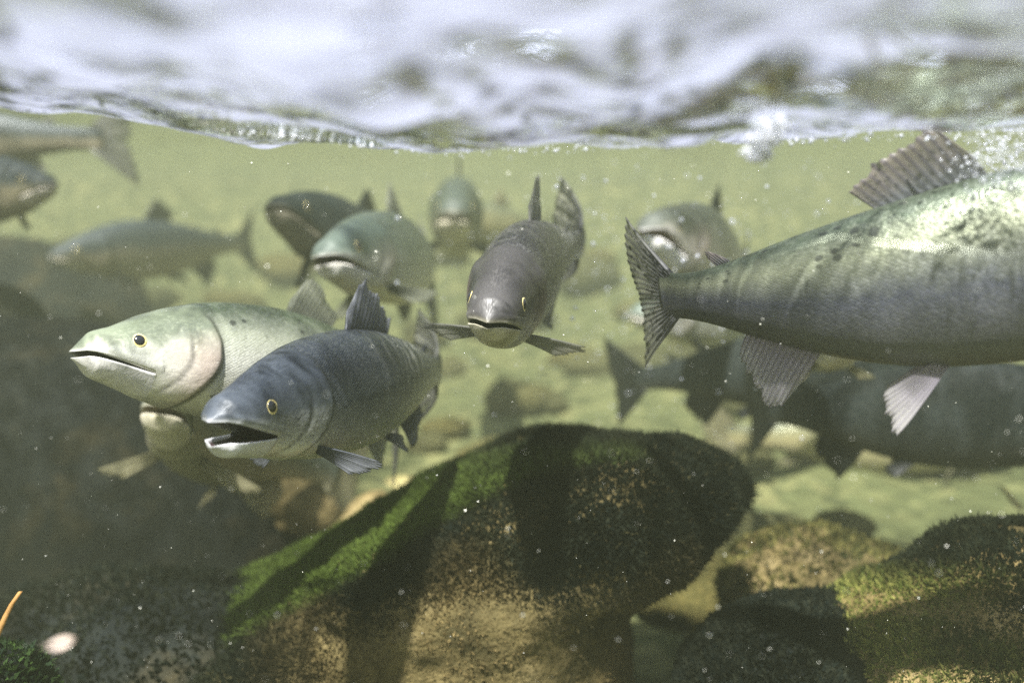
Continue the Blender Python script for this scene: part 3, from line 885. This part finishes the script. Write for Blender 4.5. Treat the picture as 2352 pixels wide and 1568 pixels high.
def make_fish(label, far, L, loc, rot, bend, pal='grey', fin='slate', tail='spot', dorsal=None, pec=((.75, .45), (.75, .45)), dh=1.0, pv=.54, gape=.06, res=.6, seed=0, group=None, **kw):
    L *= far; loc = tuple(c * far for c in loc)
    R = rotm(*rot); sp = spine(*bend)
    # the thing's origin sits at the middle of the back-bone
    mid = warp([(.45, 0, 0)], sp)[0] * L
    origin = np.array(loc) + R @ mid
    e = bpy.data.objects.new('salmon', None); C.objects.link(e); e.location = origin
    tag(e, label, 'fish', group)
    fix = lambda P: (warp(P, sp) * L) @ R.T + np.array(loc) - origin
    p = dict(kw, gape=gape, res=res)
    V, F, FP, mask = fish_body(p)
    obj('body', mesh('salmon_body', fix(V), F, PAL[pal], True, {'fp': FP, 'mask': mask}), e)
    # eyes: rim, golden iris, pupil, each a low dome on the side of the head
    E, EF = ico(2 if res < .8 else 3)
    hw_e = np.interp(.083, PS, PW) * .90
    for sgn in (-1, 1):
        c = np.array([.083, sgn * (hw_e - .0015), .020])
        n = np.array([-.22, sgn * 1.0, .22]); n /= np.linalg.norm(n)
        t1 = np.cross(n, [0, 0, 1.]); t1 /= np.linalg.norm(t1); t2 = np.cross(t1, n)

        def dome(r1, r2, hgt, off, d=(0, 0)):
            return fix(c + n * off + t1 * d[0] + t2 * d[1] + E[:, :1] * r1 * t1 + E[:, 1:2] * r2 * t2 + E[:, 2:] * hgt * n)
        eye = obj('eye', mesh('eye', dome(.0180, .0172, .0080, 0), EF, M_RIM), e)
        ir = obj('iris', mesh('iris', dome(.0156, .0150, .0062, .0026), EF, M_IRIS), eye)
        obj('pupil', mesh('pupil', dome(.0112, .0118, .0070, .0042, (.0, .0004)), EF, M_PUP), eye)
        nv = np.array([.040, sgn * np.interp(.040, PS, PW) * .86, .022])
        if res >= .8:
            obj('nostril', mesh('nostril', fix(nv + E * np.array([.0035, .0016, .0026])), EF, M_PUP), e)
    dp, hump = kw.get('deep', 1.0), kw.get('hump', 0.0)
    topz = lambda x: np.interp(x, PS, PT) * (1 + (dp - 1) * sstep(x, .12, .35)) + hump * np.exp(-((x - .36) / .13) ** 2)
    botz = lambda x: np.interp(x, PS, PB) * (1 + (dp - 1) * sstep(x, .12, .35))
    dm = FINS[dorsal or fin]; fm = FINS[fin]; tm = FINS[tail]

    def fin_obj(name, base, tips, thick, normal, mat, **k):
        V, F, FPv = fin_sheet(base, tips, thick, normal, m=9 if res >= .8 else 6, sub=4 if res >= .8 else 3, seed=seed + len(name) * 7, **k)
        return obj(name, mesh(name, fix(V), F, mat, True, {'fp': FPv}), e)
    # dorsal
    n = 13; t = np.linspace(0, 1, n)
    b0, b1 = kw.get('dbase', (.44, .565))
    bx = b0 + (b1 - b0) * t
    base = np.stack([bx, 0 * t, topz(bx) - .006], 1)
    hgt = (.118 - .062 * t ** 1.2) * np.minimum(1, .35 + t * 6) * dh
    lean = .62 + .25 * t
    fin_obj('dorsal_fin', base, base + np.stack([hgt * lean * .9, 0 * t, hgt * (1.0 - .28 * t)], 1), .0035, (0, 1, 0), dm, curl=kw.get('dcurl', .1), wavy=.03)
    # adipose
    t = np.linspace(0, 1, 6); bx = .825 + .028 * t
    base = np.stack([bx, 0 * t, topz(bx) - .004], 1)
    h_ = np.array([.012, .024, .030, .032, .027, .020])
    fin_obj('adipose_fin', base, base + np.stack([h_ * 1.35, 0 * t, h_ * .85], 1), .0045, (0, 1, 0), dm, ragged=.01)
    # tail
    n = 21; t = np.linspace(-1, 1, n)
    base = np.stack([.985 + .018 * (1 - t ** 2), 0 * t, .043 * t], 1)
    ang = t * .66; ln = (.118 + .082 * np.abs(t) ** 1.6) * kw.get('tl', 1.0)
    fin_obj('tail_fin', base, base + np.stack([ln * np.cos(ang), 0 * t, ln * np.sin(ang) * kw.get('tspread', 1.1)], 1), .0055, (0, 1, 0), tm, ragged=.035, curl=kw.get('tcurl', .12), wavy=.05)
    # anal
    n = 14; t = np.linspace(0, 1, n); bx = .675 + .13 * t
    base = np.stack([bx, 0 * t, botz(bx) + .006], 1)
    hgt = (.108 - .060 * t ** 1.1) * np.minimum(1, .4 + t * 6) * kw.get('ah', 1.0)
    fin_obj('anal_fin', base, base + np.stack([hgt * (.75 - .1 * t), 0 * t, -hgt * 1.0], 1), .0035, (0, 1, 0), fm, curl=-.08, wavy=.03)
    # paired fins
    for sgn, pk in ((-1, 0), (1, 1)):
        n = 9; t = np.linspace(0, 1, n)
        base = np.stack([pv + .026 * t, sgn * (.020 + .010 * t), botz(pv) + .010 + .004 * t], 1)
        sp_, dn = kw.get('pelv', (.55, .60))
        dirs = np.stack([.75 + .25 * t, sgn * (sp_ - .35 * t), -dn + .35 * t], 1); dirs /= np.linalg.norm(dirs, axis=1, keepdims=True)
        ln = (.092 - .040 * t) * kw.get('pvl', 1.0)
        nrm = np.cross(dirs[n // 2], base[-1] - base[0])
        fin_obj('pelvic_fin', base, base + dirs * ln[:, None], .0026, nrm, fm, curl=.06 * sgn)
        n = 12; t = np.linspace(0, 1, n)
        o_, d_ = pec[pk]
        base = np.stack([.222 + .014 * t, sgn * (.052 - .010 * t), -.074 - .018 * t], 1)
        dirs = np.stack([.75 - .10 * t, sgn * (o_ + .0 * t), -d_ - .55 * t * (1 - .5 * d_)], 1); dirs /= np.linalg.norm(dirs, axis=1, keepdims=True)
        ln = (.140 - .062 * t) * kw.get('pl', 1.0)
        nrm = np.cross(dirs[n // 2], base[-1] - base[0] + dirs[-1] * .04 - dirs[0] * .04)
        fin_obj('pectoral_fin', base, base + dirs * ln[:, None], .0030, nrm, fm, curl=.10 * sgn)
    return e


make_fish('silver green salmon in full sun at left, mouth closed, half hidden by the gaping fish', 0.86, .52, (-.401, .815, -.126), (.851, -.184, -.272), (.25, .55, -.175), 'silver', 'silver', res=1.0, seed=1, gape=.055, mouth=1.12)
make_fish('slate blue salmon in front with its mouth wide open', 0.8, .50, (-.250, .733, -.174), (1.212, -.048, -.010), (.050, .174, -.066), 'slate', 'slate', 'bronze', res=1.0, seed=2, gape=.23, tcurl=.6, dbase=(.415, .60), dh=1.06, pec=((1.2, .35), (1.0, .4)), wide=1.08, jaw=1.05)
make_fish('bronze grey salmon swimming head on in the middle with fins spread and tail swung aside', 0.85, .48, (-.020, .773, -.091), (1.435, .115, .114), (-.250, -.019, .017), 'bronze', 'bronze', 'spot', res=1.0, seed=3, gape=.06, tcurl=.9, pec=((2.2, .25), (2.4, .15)))
make_fish('grey green salmon with pale jaw and golden eye, curving in front of the dark one', 1.08, .48, (-.212, 1.004, -.046), (1.283, -.052, -.174), (.318, -.003, .014), 'grey', 'silver', res=.8, seed=4, gape=.10, mouth=1.25, pec=((1.2, .4), (1.0, .5)))
make_fish('dark salmon with a pale lower jaw behind the grey green one', 1.18, .50, (-.322, 1.212, .011), (1.184, -.280, -.163), (.091, -.001, -.043), 'dark', 'dark', 'dark', res=.6, seed=5, mouth=1.35)
make_fish('hazy grey salmon coming head on just under the water line', 1.25, .62, (-.100, 1.549, .003), (1.612, -.028, .042), (-.042, -.002, -.046), 'facing', 'dark', 'dark', res=.6, seed=6, pec=((1.8, .2), (1.8, .2)), gape=.12)
make_fish('hook jawed male salmon with marbled head above the tail of the big spotted fish', 1.08, .52, (.185, 1.217, -.015), (.967, -.23, -.034), (.216, 0, .12), 'kype', 'dark', 'dark', res=.8, seed=7, hook=.022, gape=.15, hump=.015, mouth=1.45)
make_fish('big spotted salmon swimming off to the right, tail towards the middle', 0.85, .50, (.547, .576, -.005), (2.678, -.191, -.030), (.092, -.818, .094), 'big', 'big', 'spot', 'spotdark', res=1.0, seed=8, deep=1.05, hump=.012, dbase=(.41, .57), pv=.49, pvl=1.55, pelv=(.30, 1.0), ah=1.15, dh=.88, tspread=1.05, tl=.92)
make_fish('dark salmon below the big spotted fish, heading right out of view', .92, .58, (.926, 1.252, -.294), (2.873, -.016, .058), (-.448, -.570, -.118), 'dark', 'dark', 'dark', res=.6, seed=9, deep=1.1)
make_fish('dark salmon deepest on the right, only its forked tail end clear of the others', 1.02, .52, (.678, 1.390, -.232), (2.682, -.106, .049), (-.186, -.168, -.089), 'dark', 'dark', 'dark', res=.6, seed=10)
make_fish('hazy dusky salmon in side view far behind on the left', 1, .64, tuple(at(122, 588, 2.5)), (.90, .03, .0), (.10, .10, 0), 'murk', 'dark', 'dark', res=.5, seed=12, deep=1.1)
make_fish('umber salmon facing us from under the silver one, mouth open and fins drooping', 1.1, .50, (-.348, .861, -.188), (1.707, -.331, .170), (-.642, -.160, -.117), 'facing', 'pale', 'pale', res=.7, seed=15, pl=1.15, pvl=1.3, gape=.09, pec=((1.6, .6), (1.6, .6)), pelv=(.9, .9))

P3 = lambda a, b, d: tuple(at(a, b, d))
make_fish('hazy brown salmon at the upper left edge, only its rear half in view', 1, .62, P3(-480, 330, 1.92), (.10, .03, 0), (.1, .1, 0), 'murk', 'bronze', 'bronze', res=.5, seed=21)
make_fish('dark salmon poking in from the left edge under the hazy tail', 1, .56, P3(118, 425, 1.75), (2.75, -.05, 0), (0, 0, 0), 'murk', 'dark', 'dark', res=.5, seed=22)
make_fish('pale mottled salmon behind the hazy head on fish', 1, .46, P3(1010, 512, 2.30), (.85, -.05, 0), (.1, .1, 0), 'pale', 'pale', 'pale', res=.5, seed=23)
make_fish('grey salmon mostly hidden behind the tail stem of the big spotted fish', 1, .52, P3(1452, 722, 1.75), (.30, -.06, 0), (.1, .1, 0), 'grey', 'dark', 'dark', res=.5, seed=24)
make_fish('facing salmon below the belly of the big spotted fish, fanned fins showing', 1, .40, P3(1962, 792, 1.05), (1.50, -.05, 0), (0, .1, 0), 'grey', 'pale', 'pale', res=.5, seed=25, pec=((1.5, .75), (1.2, 1.0)), pl=.9)
make_fish('straw yellow salmon in far sunlight below the dark fish on the right', 1, .65, P3(2330, 1015, 2.1), (3.05, .0, .05), (0, 0, 0), 'pale', 'pale', 'pale', res=.5, seed=26)

# ------------------------------------------------------------------ trees on the far bank
def tree(label, x, y, h, n, seed, c0=(0.012, 0.022, 0.010), c1=(0.05, 0.075, 0.025)):
    r = np.random.default_rng(seed)
    z = float(bank_z(np.array(x), np.array(y)))
    e = bpy.data.objects.new('bank_tree', None); C.objects.link(e); e.location = (x, y, z)
    tag(e, label, 'tree', None)
    V, F = [], []
    def tube(a, b, r0, r1):
        a, b = np.array(a), np.array(b); d = b - a; d /= np.linalg.norm(d)
        u = np.cross(d, [0.3, 1, 0.2]); u /= np.linalg.norm(u); w = np.cross(d, u); o = len(V)
        for q, rr in ((a, r0), (b, r1)):
            for k in range(8):
                V.append(q + rr * (u * math.cos(k * math.pi / 4) + w * math.sin(k * math.pi / 4)))
        for k in range(8): F.append((o + k, o + (k + 1) % 8, o + 8 + (k + 1) % 8, o + 8 + k))
    tube((0, 0, -.2), (0.05, 0, h * .5), h * .03, h * .022); tube((.05, 0, h * .5), (0.1, 0, h * .95), h * .022, h * .006)
    cl = []
    for k in range(14):
        a = r.uniform(0, 6.28); zz = h * r.uniform(.18, .8); ln = h * r.uniform(.2, .38)
        b = np.array([math.cos(a) * ln, math.sin(a) * ln, zz + ln * .35]); tube((.05, 0, zz), b, h * .01, h * .003); cl.append(b); cl.append(b * [.6, .6, 1])
    obj('trunk', mesh('trunk', V, F, M_BARK), e)
    c = np.array(cl)[r.integers(0, len(cl), n)] + r.normal(size=(n, 3)) * h * .085
    s_ = h * .016 * r.uniform(.6, 1.4, n)[:, None]
    a = r.normal(size=(n, 3)); a /= np.linalg.norm(a, axis=1, keepdims=True); b = np.cross(a, r.normal(size=(n, 3))); b /= np.linalg.norm(b, axis=1, keepdims=True)
    LV = np.stack([c - a * s_, c + b * s_ * .5, c + a * s_, c - b * s_ * .5], 1).reshape(-1, 3)
    LF = np.arange(n * 4).reshape(n, 4)
    col = lerp3(c0, c1, r.random(n))
    obj('crown', mesh('crown', LV, LF, M_LEAF, False, {'tint': np.repeat(np.concatenate([col, np.ones((n, 1))], 1), 4, axis=0)}), e)['kind'] = 'stuff'


tree('dark leafy tree on the far bank at the upper right corner', 6.2, 11.5, 5.5, 7000, 1)
tree('dark leafy tree on the far bank left of the corner tree', 3.4, 12.5, 5.4, 7000, 2)
tree('golden leaved tree straight ahead on the far bank', 0.6, 11.8, 5.0, 7000, 3, (0.10, 0.075, 0.02), (0.34, 0.25, 0.07))
tree('olive green tree on the far bank beside the golden one', -2.2, 12.6, 5.6, 7000, 4, (0.03, 0.04, 0.014), (0.12, 0.13, 0.04))
tree('tall yellow brown tree on the far bank, second from the left', -4.8, 11.6, 5.2, 7000, 5, (0.07, 0.06, 0.02), (0.24, 0.19, 0.06))
tree('dark green tree at the left end of the far bank row', -7.4, 12.2, 5.8, 7000, 6)

# ------------------------------------------------------------------ specks drifting in the water
def specks(name, n, rmin, rmax, sampler, mat, label=None, flakes=False):
    E, EF = ico(1)
    P = sampler(n); R_ = (rmin + (rmax - rmin) * rng.random(len(P)) ** 3)[:, None, None]
    sq = rng.uniform(0.35, 1.5, (len(P), 1, 3)) if flakes else 1.0
    V = (P[:, None, :] + E[None] * R_ * sq).reshape(-1, 3)
    F = (np.arange(len(P))[:, None, None] * len(E) + EF[None]).reshape(-1, 3)
    o = obj(name, mesh(name, V, F, mat)); o['kind'] = 'stuff'
    if label: o['label'] = label
    return o


def in_view(n):
    d = 0.42 + 2.2 * rng.random(n) ** 1.2
    return np.array([at(a, b, c) for a, b, c in zip(rng.uniform(-60, 2420, n), rng.uniform(330, 1600, n), d)])


M_SPECK = plain('pale_silt', (0.75, 0.74, 0.66), 0.5, 0.2)
specks('drifting_silt', 2300, .00018, .0007, in_view, M_SPECK, 'pale silt specks drifting in the murky water', True)

# plume of air torn down from the surface, froth beads along the water line
def bub_mat():
    t = NT('air_bubbles')
    lw = t.n('LayerWeight'); lw.inputs['Blend'].default_value = 0.35
    gl = t.n('BsdfGlossy'); gl.inputs['Roughness'].default_value = 0.05
    df = t.n('BsdfDiffuse'); df.inputs['Color'].default_value = (0.80, 0.82, 0.90, 1)
    tr = t.n('BsdfTransparent')
    a = t.n('MixShader'); a.inputs[0].default_value = 0.5; t.set(a.inputs[1], gl.outputs[0]); t.set(a.inputs[2], df.outputs[0])
    b = t.n('MixShader'); t.set(b.inputs[0], t.rng(lw.outputs[1], 0.05, 0.6, 0.35, 1.0)); t.set(b.inputs[1], tr.outputs[0]); t.set(b.inputs[2], a.outputs[0])
    return t.done(b.outputs[0])


M_BUB = bub_mat()


def plume(n):
    f = rng.random(n)
    x = 1782 - 42 * f + rng.normal(size=n) * (9 + 10 * np.sin(f * 9) ** 2); y = 268 + 100 * f
    return np.array([at(a, b, .44 + .012 * rng.normal()) for a, b in zip(x, y)])


def line_beads(n):
    x = np.concatenate([rng.normal(660, 25, n // 5), rng.normal(60, 40, n // 5), rng.uniform(500, 2300, n - 2 * (n // 5))])
    return np.array([at(a, np.interp(a, XW, YW) + rng.normal() * 5, TROUGH - .01) for a in x])


specks('bubble_plume', 620, .0006, .0028, plume, M_BUB, 'white plume of bubbles torn down under the water line')
specks('froth_beads', 420, .0004, .0016, line_beads, M_BUB, 'small beads of froth strung along the water line')
specks('bubble_swarm', 700, .0004, .0013, lambda n: np.array([at(a, b, c) for a, b, c in zip(rng.normal(2300, 60, n), rng.normal(360, 40, n), rng.uniform(.45, .62, n))]), M_BUB, 'swarm of sparkling bubbles over the back of the big spotted fish')
specks('far_bubbles', 1100, .0008, .0032, lambda n: np.array([at(a, b, c) for a, b, c in zip(rng.normal(1560, 300, n), rng.normal(640, 150, n), rng.uniform(1.0, 2.6, n))]), M_BUB, 'blurred bubbles drifting behind the middle fish')


# leaves and a twig
def leaf(label, px, py, d, ln, wd, rot, mat):
    n = 14; V, F = [], []
    for i in range(n + 1):
        u = i / n; w = wd * math.sin(math.pi * min(1, u * .92 + .06)) ** .8
        for k, q in enumerate((-1, -.5, 0, .5, 1)):
            V.append((ln * (u - .5), w * q, .10 * ln * (q * q * .5 - math.sin(u * 3) * .5)))
    for i in range(n):
        for k in range(4): F.append((i * 5 + k, i * 5 + k + 1, i * 5 + k + 6, i * 5 + k + 5))
    V += [(x, y, z - .0007) for x, y, z in V]; m = (n + 1) * 5
    F += [tuple(v + m for v in f[::-1]) for f in F]
    e = bpy.data.objects.new('fallen_leaf', None); C.objects.link(e); e.location = at(px, py, d); e.rotation_euler = rot
    tag(e, label, 'leaf')
    obj('blade', mesh('blade', V, F, mat), e)
    T, TF = [], []
    for i in range(n + 4):
        u = i / n - .18
        for k in range(5):
            a = k * 2 * math.pi / 5; r = .02 * wd + .0006
            T.append((ln * (u - .5), r * math.cos(a), -.05 * ln * math.sin(max(u, 0) * 3) + r * math.sin(a)))
    for i in range(n + 3):
        for k in range(5): TF.append((i * 5 + k, i * 5 + (k + 1) % 5, i * 5 + 5 + (k + 1) % 5, i * 5 + 5 + k))
    obj('stalk', mesh('stalk', T, TF, M_BARK), e)


M_YEL = plain('yellow_leaf', (0.42, 0.36, 0.15), 0.6, 0.35, 40)
M_PINK = plain('bleached_leaf', (0.62, 0.50, 0.42), 0.6, 0.3, 60)
leaf('yellow leaf drifting level with the green shoulder of the big boulder', 945, 1112, 1.7, .10, .017, (.9, .15, .1), M_YEL)
leaf('yellow leaf tumbling near the right edge above the corner rock', 2325, 1145, 1.3, .055, .014, (.7, .7, .3), M_YEL)
leaf('blurred bleached leaf close to the lens near the lower left corner', 140, 1475, .42, .014, .0035, (.8, -.2, .2), M_PINK)

V, F = [], []
pts = [np.array(at(a, b, c)) for a, b, c in ((-25, 1500, .66), (-4, 1452, .66), (14, 1412, .665), (28, 1385, .67), (47, 1357, .67))]
for q, r in zip(pts, (.0024, .0024, .0022, .002, .0016)):
    for k in range(7): V.append(q + RGT * r * math.cos(k * 2 * math.pi / 7) + FWD * r * math.sin(k * 2 * math.pi / 7))
for i in range(len(pts) - 1):
    for k in range(7): F.append((i * 7 + k, i * 7 + (k + 1) % 7, i * 7 + 7 + (k + 1) % 7, i * 7 + 7 + k))
F += [tuple(range(7))[::-1], tuple(range(28, 35))]
b = V[0].copy()
tw = obj('twig', mesh('twig', [v - b for v in V], F, plain('orange_twig', (0.50, 0.26, 0.07), 0.7, 0.4, 90))); tw.location = b
tag(tw, 'thin orange brown twig leaning up at the lower left edge', 'twig')
